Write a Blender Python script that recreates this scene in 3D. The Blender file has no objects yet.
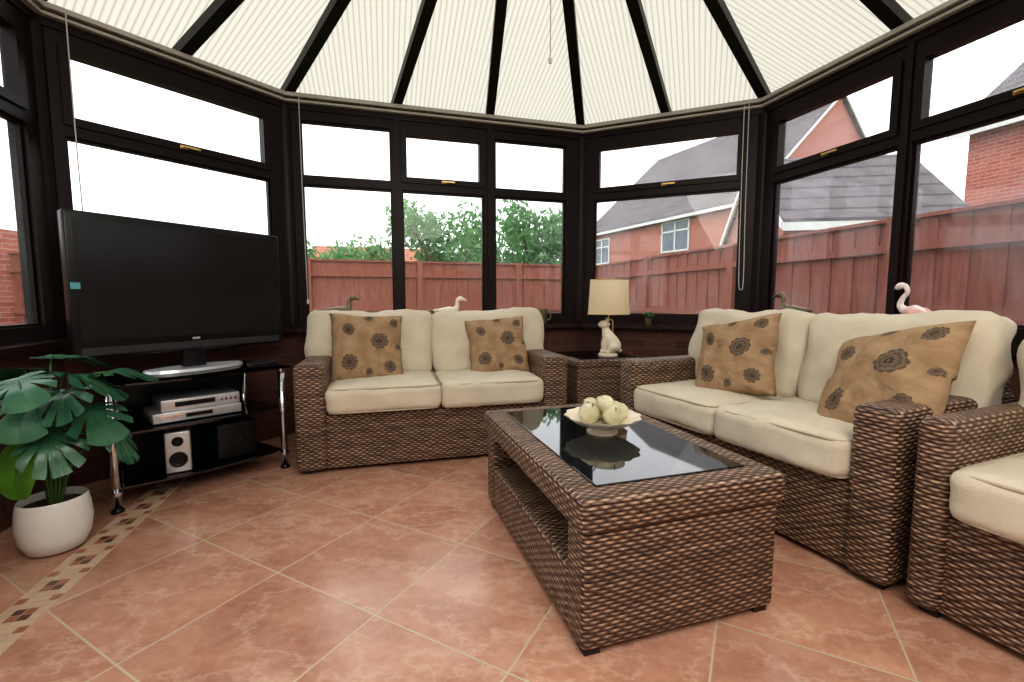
import bpy, bmesh, math, random
from mathutils import Vector, Matrix, noise
random.seed(7)
scene = bpy.context.scene
try:
    scene.view_settings.view_transform = 'Standard'
    scene.view_settings.look = 'Medium High Contrast'
except Exception:
    pass
R = math.radians

# ------------------------------------------------------------------ materials
class NT:
    def __init__(s, name):
        s.m = bpy.data.materials.new(name); s.m.use_nodes = True
        s.t = s.m.node_tree; s.b = s.t.nodes['Principled BSDF']; s.out = s.t.nodes['Material Output']
    def node(s, typ, **kw):
        n = s.t.nodes.new(typ)
        for k, v in kw.items(): setattr(n, k, v)
        return n
    def put(s, sock, v):
        if isinstance(v, bpy.types.NodeSocket): s.t.links.new(v, sock)
        elif v is not None:
            if isinstance(v, (tuple, list)) and sock.type == 'RGBA' and len(v) == 3: v = tuple(v) + (1,)
            sock.default_value = v
    def math(s, op, a, b=None, c=None):
        n = s.node('ShaderNodeMath', operation=op)
        s.put(n.inputs[0], a); s.put(n.inputs[1], b); s.put(n.inputs[2], c)
        return n.outputs[0]
    def uv(s):
        return s.node('ShaderNodeTexCoord').outputs['UV']
    def obj(s):
        return s.node('ShaderNodeTexCoord').outputs['Object']
    def xyz(s, v):
        n = s.node('ShaderNodeSeparateXYZ'); s.put(n.inputs[0], v); return n.outputs
    def comb(s, x, y, z=0.0):
        n = s.node('ShaderNodeCombineXYZ'); s.put(n.inputs[0], x); s.put(n.inputs[1], y); s.put(n.inputs[2], z); return n.outputs[0]
    def mapping(s, v, rot=(0, 0, 0), scale=(1, 1, 1), loc=(0, 0, 0)):
        n = s.node('ShaderNodeMapping'); s.put(n.inputs['Vector'], v)
        n.inputs['Rotation'].default_value = rot; n.inputs['Scale'].default_value = scale; n.inputs['Location'].default_value = loc
        return n.outputs[0]
    def noise(s, v, scale=5, detail=3, rough=.5):
        n = s.node('ShaderNodeTexNoise'); s.put(n.inputs['Vector'], v)
        n.inputs['Scale'].default_value = scale; n.inputs['Detail'].default_value = detail; n.inputs['Roughness'].default_value = rough
        return n.outputs['Fac']
    def white(s, v):
        n = s.node('ShaderNodeTexWhiteNoise'); s.put(n.inputs['Vector'], v); return n.outputs['Value']
    def ramp(s, f, stops):
        n = s.node('ShaderNodeValToRGB'); s.put(n.inputs[0], f)
        e = n.color_ramp.elements
        while len(e) < len(stops): e.new(.5)
        for i, (p, c) in enumerate(stops):
            e[i].position = p; e[i].color = tuple(c) + (1,)
        return n.outputs[0]
    def mix(s, f, a, b, blend='MIX'):
        n = s.node('ShaderNodeMix', data_type='RGBA', blend_type=blend)
        s.put(n.inputs['Factor'], f); s.put(n.inputs[6], a); s.put(n.inputs[7], b)
        return n.outputs[2]
    def bump(s, h, strength=.5, dist=.01):
        n = s.node('ShaderNodeBump'); s.put(n.inputs['Height'], h)
        n.inputs['Strength'].default_value = strength; n.inputs['Distance'].default_value = dist
        s.t.links.new(n.outputs[0], s.b.inputs['Normal'])
    def set(s, color=None, rough=None, metal=None, spec=None):
        s.put(s.b.inputs['Base Color'], color); s.put(s.b.inputs['Roughness'], rough)
        s.put(s.b.inputs['Metallic'], metal); s.put(s.b.inputs['Specular IOR Level'], spec)
        return s

def simple(name, col, rough=.5, metal=0., var=.12, nscale=12, spec=None, bump=0):
    k = NT(name)
    f = k.noise(k.obj(), nscale, 3)
    c = k.ramp(f, [(.3, tuple(x * (1 - var) for x in col)), (.7, tuple(min(1, x * (1 + var)) for x in col))])
    k.set(c, rough, metal, spec)
    if bump: k.bump(k.noise(k.obj(), nscale * 8, 3), bump, .003)
    return k.m

def make_rattan():
    k = NT('woven_rattan')
    o = k.xyz(k.uv()); u, v = o[0], o[1]
    h, sp = .0125, .043
    wob = k.math('MULTIPLY', k.math('SUBTRACT', k.noise(k.uv(), 9, 2), .5), .007)
    v = k.math('ADD', v, wob)
    vr = k.math('DIVIDE', v, h); row = k.math('FLOOR', vr); fv = k.math('FRACT', vr)
    c = k.math('SUBTRACT', k.math('MULTIPLY', fv, 2.), 1.)
    prof = k.math('SQRT', k.math('MAXIMUM', k.math('SUBTRACT', 1., k.math('MULTIPLY', c, c)), 0.))
    ph = k.math('ADD', k.math('DIVIDE', u, sp), k.math('MULTIPLY', row, .5))
    bul = k.math('ADD', .5, k.math('MULTIPLY', .5, k.math('COSINE', k.math('MULTIPLY', ph, 6.28318))))
    bul = k.math('POWER', bul, .65)
    hgt = k.math('MULTIPLY', prof, k.math('ADD', .36, k.math('MULTIPLY', bul, .60)))
    strand = k.noise(k.comb(k.math('MULTIPLY', u, 14.), k.math('MULTIPLY', v, 420.)), 1., 2)
    hh = k.math('ADD', hgt, k.math('MULTIPLY', strand, .12))
    col = k.ramp(hh, [(.12, (.010, .006, .004)), (.42, (.068, .037, .024)), (.75, (.205, .128, .085)), (1., (.40, .29, .21))])
    seg = k.math('FLOOR', ph)
    rv = k.white(k.comb(row, seg))
    rv2 = k.white(k.comb(row, 3.))
    tint = k.ramp(k.math('ADD', k.math('MULTIPLY', rv, .55), k.math('MULTIPLY', rv2, .45)), [(.15, (.58, .51, .47)), (.5, (1., .94, .89)), (.85, (1.5, 1.44, 1.38))])
    col = k.mix(1., col, tint, 'MULTIPLY')
    k.set(col, .42)
    k.bump(hh, 1., .009)
    return k.m

def make_floor():
    k = NT('terracotta_tiles')
    p = k.obj()
    m = k.mapping(p, rot=(0, 0, R(28)), loc=(0, 0, 0))
    o = k.xyz(m)
    a = R(28); vx = -.437 * math.cos(a) - 1.366 * math.sin(a); vy = -.437 * math.sin(a) + 1.366 * math.cos(a)
    T = .482
    tx = k.math('DIVIDE', k.math('SUBTRACT', o[0], vx), T); ty = k.math('DIVIDE', k.math('SUBTRACT', o[1], vy), T)
    fx = k.math('ABSOLUTE', k.math('SUBTRACT', k.math('FRACT', tx), .5)); fy = k.math('ABSOLUTE', k.math('SUBTRACT', k.math('FRACT', ty), .5))
    mx = k.math('MAXIMUM', fx, fy)
    g = k.node('ShaderNodeMapRange'); g.interpolation_type = 'SMOOTHSTEP'
    k.put(g.inputs[0], mx); g.inputs[1].default_value = .4915; g.inputs[2].default_value = .495; g = g.outputs[0]
    cell = k.comb(k.math('FLOOR', tx), k.math('FLOOR', ty))
    rv = k.white(cell)
    wn = k.node('ShaderNodeTexWhiteNoise'); k.put(wn.inputs['Vector'], cell)
    sc = k.node('ShaderNodeVectorMath', operation='SCALE'); k.put(sc.inputs[0], wn.outputs['Color']); sc.inputs['Scale'].default_value = 7.
    shift = k.node('ShaderNodeVectorMath', operation='ADD'); k.put(shift.inputs[0], p)
    k.put(shift.inputs[1], sc.outputs[0])
    sv = k.mapping(shift.outputs[0], rot=(0, 0, R(28)), scale=(1, 1.7, 1))
    n1 = k.noise(sv, 3.2, 8, .6); n2 = k.noise(shift.outputs[0], 30, 6, .65)
    col = k.ramp(n1, [(.28, (.36, .17, .115)), (.44, (.475, .24, .165)), (.56, (.55, .30, .21)), (.70, (.63, .38, .275)), (.84, (.70, .48, .37))])
    vein = k.math('ABSOLUTE', k.math('SUBTRACT', k.noise(sv, 2.2, 6, .65), .5))
    col = k.mix(k.ramp(vein, [(0., (.42, .42, .42)), (.014, (.14, .14, .14)), (.035, (0, 0, 0))]), col, (.76, .57, .44))
    col = k.mix(k.math('MULTIPLY', n2, .4), col, k.ramp(n2, [(.35, (.34, .17, .12)), (.65, (.68, .45, .34))]))
    col = k.mix(1., col, k.ramp(rv, [(0., (.90, .88, .87)), (1., (1.06, 1.05, 1.03))]), 'MULTIPLY')
    col = k.mix(g, col, (.56, .46, .33))
    k.set(col, k.math('ADD', .06, k.math('MULTIPLY', n2, .26)))
    k.bump(k.math('SUBTRACT', k.math('MULTIPLY', n1, .7), g), .25, .005)
    return k.m

def make_brick(name, c1, c2, mortar=(.45, .38, .33), bw=.225, rh=.075):
    k = NT(name)
    n = k.node('ShaderNodeTexBrick'); k.put(n.inputs['Vector'], k.uv())
    n.inputs['Color1'].default_value = c1 + (1,); n.inputs['Color2'].default_value = c2 + (1,); n.inputs['Mortar'].default_value = mortar + (1,)
    n.inputs['Scale'].default_value = 1; n.inputs['Mortar Size'].default_value = .006; n.inputs['Brick Width'].default_value = bw; n.inputs['Row Height'].default_value = rh
    k.set(n.outputs['Color'], .85); k.bump(n.outputs['Fac'], -.5, .005)
    return k.m

def make_wood(name, c1, c2, rough=.35, spec=.5):
    k = NT(name)
    m = k.mapping(k.obj(), scale=(9, 9, 1.2))
    f = k.noise(m, 3, 5, .6)
    k.set(k.ramp(f, [(.3, c1), (.7, c2)]), rough, spec=spec); k.bump(f, .1, .002)
    return k.m

def make_fabric(name, col, var=.08):
    k = NT(name)
    f = k.noise(k.obj(), 6, 5, .6); w = k.noise(k.mapping(k.obj(), scale=(1, 1, 1)), 340, 2)
    c = k.ramp(f, [(.3, tuple(x * (1 - var) for x in col)), (.7, tuple(min(1, x * (1 + var * .6)) for x in col))])
    k.set(c, .95, spec=.15)
    k.b.inputs['Sheen Weight'].default_value = .15
    k.bump(k.math('ADD', k.math('MULTIPLY', w, .25), k.math('MULTIPLY', f, 1.5)), .5, .01)
    return k.m

def make_flower_fabric():
    k = NT('floral_cushion_fabric')
    wv = k.node('ShaderNodeVectorMath', operation='ADD'); k.put(wv.inputs[0], k.uv())
    nn = k.node('ShaderNodeTexNoise'); k.put(nn.inputs['Vector'], k.uv()); nn.inputs['Scale'].default_value = 14
    s2 = k.node('ShaderNodeVectorMath', operation='SCALE'); k.put(s2.inputs[0], nn.outputs['Color']); s2.inputs['Scale'].default_value = .04
    k.put(wv.inputs[1], s2.outputs[0])
    o = k.xyz(wv.outputs[0]); u, v = k.math('SUBTRACT', o[0], .02), k.math('SUBTRACT', o[1], .02)
    nz = k.noise(k.uv(), 6, 5)
    col = k.ramp(nz, [(.3, (.285, .18, .10)), (.7, (.42, .29, .175))])
    for cx, cy, rr in ((.24, .26, .115), (.66, .58, .13), (.22, .74, .09), (.80, .20, .085), (.52, .95, .06), (.94, .50, .05), (.50, .12, .05), (.86, .86, .07)):
        dx = k.math('SUBTRACT', u, cx); dy = k.math('SUBTRACT', v, cy)
        r = k.math('SQRT', k.math('ADD', k.math('MULTIPLY', dx, dx), k.math('MULTIPLY', dy, dy)))
        th = k.math('ARCTAN2', dy, dx)
        pet = k.math('ABSOLUTE', k.math('COSINE', k.math('MULTIPLY', th, 5.)))
        edge = k.math('MULTIPLY', k.math('ADD', .86, k.math('MULTIPLY', pet, .14)), rr)
        q = k.math('DIVIDE', r, edge)
        streak = k.math('ADD', q, k.math('MULTIPLY', pet, .2))
        fc = k.ramp(streak, [(.0, (.26, .18, .1)), (.18, (.24, .17, .1)), (.22, (.035, .025, .018)), (.4, (.06, .042, .03)), (.5, (.20, .145, .10)), (.72, (.095, .068, .05)), (.9, (.21, .155, .105)), (1., (.12, .088, .062))])
        col = k.mix(k.math('LESS_THAN', q, 1.), col, fc)
    k.set(col, .85, spec=.2)
    k.bump(k.noise(k.uv(), 9, 4), .7, .03)
    return k.m

def make_glass(name, gloss=.07, tint=(1, 1, 1), dirt=0.0, haze=.10):
    k = NT(name)
    tr = k.node('ShaderNodeBsdfTransparent'); tr.inputs[0].default_value = tint + (1,)
    gl = k.node('ShaderNodeBsdfGlossy'); gl.inputs['Roughness'].default_value = .01
    lw = k.node('ShaderNodeLayerWeight'); lw.inputs['Blend'].default_value = .25
    f = k.math('ADD', k.math('MULTIPLY', lw.outputs['Fresnel'], .5), gloss * .4)
    mx = k.node('ShaderNodeMixShader'); k.put(mx.inputs[0], f)
    k.t.links.new(tr.outputs[0], mx.inputs[1]); k.t.links.new(gl.outputs[0], mx.inputs[2])
    last = mx
    if dirt:
        df = k.node('ShaderNodeBsdfTranslucent'); df.inputs[0].default_value = (.85, .9, .95, 1)
        n = k.noise(k.obj(), 60, 4, .7)
        n2 = k.noise(k.mapping(k.obj(), scale=(1, 1, .6)), 2.2, 4, .6)
        fac = k.math('ADD', k.ramp(n, [(.58, (0, 0, 0)), (.75, (dirt, dirt, dirt))]), k.ramp(n2, [(.42, (haze * .2,) * 3), (.72, (haze,) * 3)]))
        m2 = k.node('ShaderNodeMixShader'); k.put(m2.inputs[0], fac)
        k.t.links.new(mx.outputs[0], m2.inputs[1]); k.t.links.new(df.outputs[0], m2.inputs[2]); last = m2
    k.t.links.new(last.outputs[0], k.out.inputs[0])
    return k.m

def make_polycarb():
    k = NT('ribbed_polycarbonate')
    o = k.xyz(k.uv())
    fr = k.math('FRACT', k.math('DIVIDE', o[0], .034))
    w = k.math('ABSOLUTE', k.math('SUBTRACT', fr, .5))
    line = k.ramp(w, [(.0, (.585, .565, .495)), (.30, (.57, .545, .465)), (.43, (.46, .43, .345)), (.5, (.39, .355, .28))])
    tl = k.node('ShaderNodeBsdfTranslucent'); k.put(tl.inputs[0], line)
    df = k.node('ShaderNodeBsdfDiffuse'); k.put(df.inputs[0], line)
    mx = k.node('ShaderNodeMixShader'); mx.inputs[0].default_value = .28
    k.t.links.new(tl.outputs[0], mx.inputs[1]); k.t.links.new(df.outputs[0], mx.inputs[2])
    k.t.links.new(mx.outputs[0], k.out.inputs[0])
    return k.m

def make_rooftile(name='slate_roof_tiles', base=(.14, .13, .14)):
    k = NT(name)
    o = k.xyz(k.uv())
    fy = k.math('FRACT', k.math('DIVIDE', o[1], .28)); fx = k.math('FRACT', k.math('DIVIDE', o[0], .3))
    ln = k.math('LESS_THAN', fy, .16); l2 = k.math('LESS_THAN', fx, .08)
    f = k.noise(k.uv(), 3, 4)
    c = k.ramp(f, [(.3, tuple(x * .8 for x in base)), (.7, tuple(x * 1.5 for x in base))])
    c = k.mix(k.math('MULTIPLY', ln, .75), c, (.02, .02, .025)); c = k.mix(k.math('MULTIPLY', l2, .3), c, (.04, .04, .04))
    k.set(c, .7); k.bump(fy, .6, .03)
    return k.m

def make_leafmat(name, c1, c2, rough=.35, trans=0, nscale=9):
    k = NT(name)
    f = k.noise(k.obj(), nscale, 4)
    c = k.ramp(f, [(.3, c1), (.7, c2)])
    k.set(c, rough)
    if trans:
        t = k.node('ShaderNodeBsdfTranslucent'); k.put(t.inputs[0], c)
        m = k.node('ShaderNodeMixShader'); m.inputs[0].default_value = trans
        k.t.links.new(k.b.outputs[0], m.inputs[1]); k.t.links.new(t.outputs[0], m.inputs[2]); k.t.links.new(m.outputs[0], k.out.inputs[0])
    return k.m

M_rattan = make_rattan(); M_floor = make_floor()
M_mahog = make_wood('mahogany_upvc', (.008, .004, .003), (.014, .006, .005), .42, .22)
M_sill = make_wood('mahogany_sill', (.014, .006, .005), (.034, .014, .010), .25, .35)
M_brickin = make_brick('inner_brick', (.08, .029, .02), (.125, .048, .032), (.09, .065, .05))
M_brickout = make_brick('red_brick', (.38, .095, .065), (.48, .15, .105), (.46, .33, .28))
M_render = simple('cream_plaster', (.80, .76, .68), .9, var=.04)
M_poly = make_polycarb(); M_glass = make_glass('window_glass', .04, dirt=.15, haze=.07)
M_glasshazy = make_glass('hazy_window_glass', .06, dirt=.22, haze=.20)
M_cream = make_fabric('cream_upholstery', (.63, .56, .445))
M_pipe = make_fabric('cream_piping', (.48, .41, .31))
M_flower = make_flower_fabric()
M_dark = simple('dark_plinth', (.02, .012, .009), .5)
M_chrome = simple('chrome', (.75, .76, .78), .12, 1., var=.04)
M_silver = simple('silver_plastic', (.62, .63, .65), .3, .6, var=.04)
M_blk = simple('black_plastic', (.008, .008, .009), .3, spec=.35)
M_screen = simple('tv_screen', (.014, .014, .015), .2, var=.02, spec=.3)
M_blkglass = make_glass('smoked_glass', .25, (.16, .17, .18))
M_white = simple('white_upvc', (.7, .7, .68), .4, var=.05)
M_rail = simple('blind_headrail', (.42, .40, .36), .5, var=.05)
M_pot = simple('glazed_white_pot', (.74, .73, .70), .2, var=.03)
M_fence = make_wood('fence_wood', (.23, .072, .05), (.37, .142, .10), .8, .2)
M_tile = make_rooftile('slate_roof_tiles', (.12, .105, .11))
M_tile2 = make_rooftile('orange_roof_tiles', (.42, .16, .09))
M_grass = simple('grass', (.08, .17, .04), .95, var=.4, nscale=5)
M_leaf = make_leafmat('monstera_leaf', (.010, .065, .032), (.06, .19, .10), .3, nscale=6)
M_leafb = make_leafmat('young_leaf', (.08, .27, .025), (.18, .42, .06), .35)
M_stem = simple('plant_stem', (.06, .13, .035), .5)
M_tree = make_leafmat('tree_foliage', (.08, .21, .06), (.22, .42, .18), .7, .45)
M_bark = simple('bark', (.12, .08, .05), .9, var=.3)
M_soil = simple('soil', (.03, .02, .012), 1., var=.4, nscale=60)
M_ceram = simple('cream_ceramic', (.78, .7, .56), .3, var=.06)
M_shade = NT('lamp_shade_fabric'); M_shade.set((.82, .72, .52), .9)
_t = M_shade.node('ShaderNodeBsdfTranslucent'); _t.inputs[0].default_value = (.9, .78, .55, 1)
_x = M_shade.node('ShaderNodeMixShader'); _x.inputs[0].default_value = .4
M_shade.t.links.new(M_shade.b.outputs[0], _x.inputs[1]); M_shade.t.links.new(_t.outputs[0], _x.inputs[2]); M_shade.t.links.new(_x.outputs[0], M_shade.out.inputs[0])
M_shade = M_shade.m
M_brass = simple('brass', (.7, .48, .2), .3, 1., var=.06)
M_bronze = simple('aged_bronze', (.2, .16, .1), .4, .6, var=.3, nscale=60)
M_pearl = simple('glazed_fruit', (.60, .56, .38), .3, var=.3, nscale=14)
M_pink = simple('flamingo_pink', (.85, .5, .46), .45, var=.2, nscale=30)
M_fwhite = simple('flamingo_white', (.85, .74, .70), .45, var=.1, nscale=30)
M_cord = simple('cord', (.6, .58, .54), .8, var=.02)
M_tabletopbase = simple('table_recess', (.012, .012, .014), .5)
M_winglass = simple('house_window_glass', (.12, .15, .18), .1, var=.2)

# ------------------------------------------------------------------ mesh helpers
def box_uv(me):
    uvl = me.uv_layers.new(name='UVMap') if not me.uv_layers else me.uv_layers[0]
    for p in me.polygons:
        n = p.normal; ax, ay, az = abs(n.x), abs(n.y), abs(n.z)
        for li in p.loop_indices:
            c = me.vertices[me.loops[li].vertex_index].co
            if az >= ax and az >= ay: uvl.data[li].uv = (c.x, c.y)
            elif ax >= ay: uvl.data[li].uv = (c.y, c.z)
            else: uvl.data[li].uv = (c.x, c.z)

def mk(name, bm, mat, parent=None, smooth=False, uv=True):
    me = bpy.data.meshes.new(name); bm.normal_update(); bm.to_mesh(me); bm.free()
    if uv: box_uv(me)
    o = bpy.data.objects.new(name, me); scene.collection.objects.link(o)
    if mat: me.materials.append(mat)
    if parent: o.parent = parent
    if smooth:
        for p in me.polygons: p.use_smooth = True
    return o

def empty(name, loc=(0, 0, 0), rot=0):
    e = bpy.data.objects.new(name, None); scene.collection.objects.link(e)
    e.location = loc; e.rotation_euler = (0, 0, rot); e.empty_display_size = .1
    return e

def add_box(bm, x0, x1, y0, y1, z0, z1, bev=0, seg=3, mat=None):
    vs = [bm.verts.new(v) for v in ((x0, y0, z0), (x1, y0, z0), (x1, y1, z0), (x0, y1, z0), (x0, y0, z1), (x1, y0, z1), (x1, y1, z1), (x0, y1, z1))]
    fs = [bm.faces.new([vs[i] for i in f]) for f in ((3, 2, 1, 0), (4, 5, 6, 7), (0, 1, 5, 4), (1, 2, 6, 5), (2, 3, 7, 6), (3, 0, 4, 7))]
    if mat is not None:
        for v in vs: v.co = mat @ v.co
    if bev:
        es = set(e for f in fs for e in f.edges)
        bmesh.ops.bevel(bm, geom=list(es), offset=bev, segments=seg, affect='EDGES', profile=.5)

def box(name, x0, x1, y0, y1, z0, z1, mat, parent=None, bev=0, seg=3):
    bm = bmesh.new(); add_box(bm, x0, x1, y0, y1, z0, z1, bev, seg)
    return mk(name, bm, mat, parent, smooth=False)

def smooth_auto(o, ang=40):
    for p in o.data.polygons: p.use_smooth = True
    try:
        o.data.set_sharp_from_angle(angle=R(ang))
    except Exception: pass

def rbox(name, x0, x1, y0, y1, z0, z1, mat, parent=None, bev=.03, seg=4):
    o = box(name, x0, x1, y0, y1, z0, z1, mat, parent, bev, seg)
    for p in o.data.polygons: p.use_smooth = True
    return o

def lathe(name, prof, mat, parent=None, seg=40, scallop=None, loc=(0, 0, 0)):
    bm = bmesh.new(); rings = []
    for r, z in prof:
        ring = []
        for i in range(seg):
            a = 2 * math.pi * i / seg
            rr = r * (1 + (scallop[0] * math.cos(scallop[1] * a) if scallop and r > .02 else 0))
            ring.append(bm.verts.new((loc[0] + rr * math.cos(a), loc[1] + rr * math.sin(a), loc[2] + z)))
        rings.append(ring)
    for a, b in zip(rings, rings[1:]):
        for i in range(seg):
            bm.faces.new((a[i], a[(i + 1) % seg], b[(i + 1) % seg], b[i]))
    if prof[0][0] > 1e-4: bm.faces.new(list(reversed(rings[0])))
    bmesh.ops.remove_doubles(bm, verts=bm.verts, dist=1e-5)
    bmesh.ops.recalc_face_normals(bm, faces=bm.faces)
    o = mk(name, bm, mat, parent, smooth=True); smooth_auto(o, 50); return o

def catmull(pts, n):
    out = []
    P = [pts[0]] + list(pts) + [pts[-1]]
    for i in range(1, len(P) - 2):
        p0, p1, p2, p3 = P[i - 1], P[i], P[i + 1], P[i + 2]
        for j in range(n):
            t = j / n
            out.append(tuple(.5 * (2 * b + (c - a) * t + (2 * a - 5 * b + 4 * c - d) * t * t + (-a + 3 * b - 3 * c + d) * t ** 3) for a, b, c, d in zip(p0, p1, p2, p3)))
    out.append(tuple(pts[-1]))
    return out

def add_tube(bm, pts, radii, res=10, n=5, ref=None, flat=1.0):
    if not isinstance(radii, (list, tuple)): radii = [radii] * len(pts)
    data = catmull([tuple(p) + (r,) for p, r in zip(pts, radii)], n) if n > 1 else [tuple(p) + (r,) for p, r in zip(pts, radii)]
    P = [Vector(d[:3]) for d in data]; rad = [max(1e-4, d[3]) for d in data]
    rings = []; nrm = None
    for i, p in enumerate(P):
        t = (P[min(i + 1, len(P) - 1)] - P[max(i - 1, 0)])
        if t.length < 1e-8: t = Vector((0, 0, 1))
        t.normalize()
        if ref is not None: q = Vector(ref)
        elif nrm is None: q = Vector((1, 0, 0)) if abs(t.x) < .8 else Vector((0, 1, 0))
        else: q = nrm
        nrm = (q - t * q.dot(t)).normalized(); b = t.cross(nrm)
        rings.append([bm.verts.new(p + (nrm * math.cos(2 * math.pi * k / res) * flat + b * math.sin(2 * math.pi * k / res)) * rad[i]) for k in range(res)])
    for a, b in zip(rings, rings[1:]):
        for k in range(res): bm.faces.new((a[k], a[(k + 1) % res], b[(k + 1) % res], b[k]))
    bm.faces.new(list(reversed(rings[0]))); bm.faces.new(rings[-1])

def tube(name, pts, radii, mat, parent=None, res=10, n=5, ref=None, flat=1.0):
    bm = bmesh.new(); add_tube(bm, pts, radii, res, n, ref, flat)
    bmesh.ops.recalc_face_normals(bm, faces=bm.faces)
    return mk(name, bm, mat, parent, smooth=True)

def beam(bm, p, q, w, h):
    p, q = Vector(p), Vector(q); t = (q - p); L = t.length; t.normalize()
    s = t.cross(Vector((0, 0, 1))).normalized(); u = s.cross(t)
    m = Matrix((s, t, u)).transposed().to_4x4(); m.translation = p
    add_box(bm, -w / 2, w / 2, 0, L, -h, 0, mat=m)

def cushion(name, w, d, h, mat, parent, loc, rot=(0, 0, 0), r=.05, puff=.03, cuts=18, piping=True, seed=0, wr=.006, sag=0):
    bm = bmesh.new(); bmesh.ops.create_cube(bm, size=2)
    bmesh.ops.subdivide_edges(bm, edges=bm.edges, cuts=cuts, use_grid_fill=True)
    hw = Vector((w / 2, d / 2, h / 2)); r = min(r, h / 2 - .002)
    for v in bm.verts:
        c = v.co.copy(); p = Vector((c.x * hw.x, c.y * hw.y, c.z * hw.z))
        q = Vector([max(-(hw[i] - r), min(hw[i] - r, p[i])) for i in range(3)])
        dd = p - q
        if dd.length > 1e-6: p = q + dd.normalized() * r
        fx, fy, fz = 1 - c.x ** 2, 1 - c.y ** 2, 1 - c.z ** 2
        p.z += (1 if c.z > 0 else -.35) * abs(c.z) * puff * (max(0, fx * fy)) ** .6
        p.y += (1 if c.y > 0 else -1) * abs(c.y) ** 3 * puff * .35 * max(0, fx) * .8
        if sag: p.y -= sag * max(0, c.y) * max(0, fx) * (1 - abs(c.x)) 
        nn = noise.noise_vector(Vector((p.x * 7 + seed * 3.1, p.y * 7, p.z * 7 + seed)))
        n2 = noise.noise_vector(Vector((p.x * 19 + seed * 3.1, p.y * 14, p.z * 19 + seed)))
        v.co = p + nn * wr * 1.8 + n2 * wr * .7
    o = mk(name, bm, mat, parent, smooth=True)
    o.location = loc; o.rotation_euler = rot
    if piping:
        for sgn, nm in ((1, 'piping_top'), (-1, 'piping_bottom')):
            pts = []
            for k in range(65):
                a = 2 * math.pi * k / 64; cx, cy = math.cos(a), math.sin(a)
                e = .16
                x = math.copysign(abs(cx) ** e, cx) * (hw.x - r * .24); y = math.copysign(abs(cy) ** e, cy) * (hw.y - r * .24)
                pts.append((x, y, sgn * (hw.z - r * .26)))
            tube(name + '_' + nm, pts, .0055, M_pipe, o, res=6, n=1)
    return o

def pillow(name, s, T, mat, parent, loc, rot, seed=0, N=26):
    bm = bmesh.new(); uvl = bm.loops.layers.uv.new('UVMap')
    g = {}
    for side in (1, -1):
        for i in range(N + 1):
            for j in range(N + 1):
                u, v = -1 + 2 * i / N, -1 + 2 * j / N
                if side == -1 and (i in (0, N) or j in (0, N)): g[(side, i, j)] = g[(1, i, j)]; continue
                th = T / 2 * (max(0, (1 - u ** 2) * (1 - v ** 2))) ** .42
                x = u * s / 2 * (1 - .08 * (1 - v * v)); y = v * s / 2 * (1 - .08 * (1 - u * u))
                fall = (1 - u ** 4) * (1 - v ** 4)
                nn = (noise.noise(Vector((x * 9 + seed * 5, y * 9, side))) * .026 + noise.noise(Vector((x * 22 + seed * 5, y * 16, side + 4))) * .009) * fall
                ed = noise.noise(Vector((u * 2 + seed, v * 2, 7))) * .012
                g[(side, i, j)] = bm.verts.new((x + ed, y + ed * .6, side * (th + nn) - .03 * (u ** 4) * (1 if v > 0 else .3)))
        for i in range(N):
            for j in range(N):
                q = [(i, j), (i + 1, j), (i + 1, j + 1), (i, j + 1)]
                if side == -1: q.reverse()
                f = bm.faces.new([g[(side, a, b)] for a, b in q])
                for lp, (a, b) in zip(f.loops, q): lp[uvl].uv = (a / N, b / N)
    o = mk(name, bm, mat, parent, smooth=True, uv=False)
    o.location = loc; o.rotation_euler = rot
    return o

# ------------------------------------------------------------------ room layout
C = [Vector((-1.26, -1.31)), Vector((-2.35, 2.37)), Vector((-1.62, 3.38)), Vector((.60, 4.01)), Vector((1.85, 3.48)), Vector((2.93, -.06))]
NAMES = ['left', 'back_left', 'back', 'back_right', 'right']

def offset(d):
    """open polyline C offset outward (left of travel) by d, mitred"""
    out = []
    dirs = [(C[i + 1] - C[i]).normalized() for i in range(5)]
    nrm = [Vector((-t.y, t.x)) for t in dirs]
    for i, p in enumerate(C):
        if i == 0: out.append(p + nrm[0] * d)
        elif i == 5: out.append(p + nrm[4] * d)
        else:
            m = (nrm[i - 1] + nrm[i]).normalized(); out.append(p + m * (d / m.dot(nrm[i])))
    return out

def strip(bm, i, d0, d1, z0, z1):
    a, b = offset(d0), offset(d1)
    q = [a[i], a[i + 1], b[i + 1], b[i]]
    lo = [bm.verts.new((p.x, p.y, z0)) for p in q]; hi = [bm.verts.new((p.x, p.y, z1)) for p in q]
    bm.faces.new(list(reversed(lo))); bm.faces.new(hi)
    for k in range(4): bm.faces.new((lo[k], lo[(k + 1) % 4], hi[(k + 1) % 4], hi[k]))

def facet_uv(o, i):
    t = (C[i + 1] - C[i]).normalized(); uvl = o.data.uv_layers[0]
    for l in o.data.loops:
        c = o.data.vertices[l.vertex_index].co
        uvl.data[l.index].uv = ((Vector((c.x, c.y)) - C[i]).dot(t), c.z)

SILL, EAVE = .80, 2.47
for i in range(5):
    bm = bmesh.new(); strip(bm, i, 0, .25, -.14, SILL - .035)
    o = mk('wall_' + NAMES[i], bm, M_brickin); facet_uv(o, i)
bm = bmesh.new()
for i in range(5): strip(bm, i, -.10, .12, SILL - .034, SILL)
mk('trim_1', bm, M_sill)
bm = bmesh.new()
for i in range(5): strip(bm, i, -.012, .11, 2.36, 2.475)
mk('trim_2', bm, M_mahog)
bm = bmesh.new()
for i in range(5):
    strip(bm, i, -.06, -.025, 2.43, 2.455)
    strip(bm, i, -.045, -.0125, 2.40, 2.415)
mk('trim_3', bm, M_rail)

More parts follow.
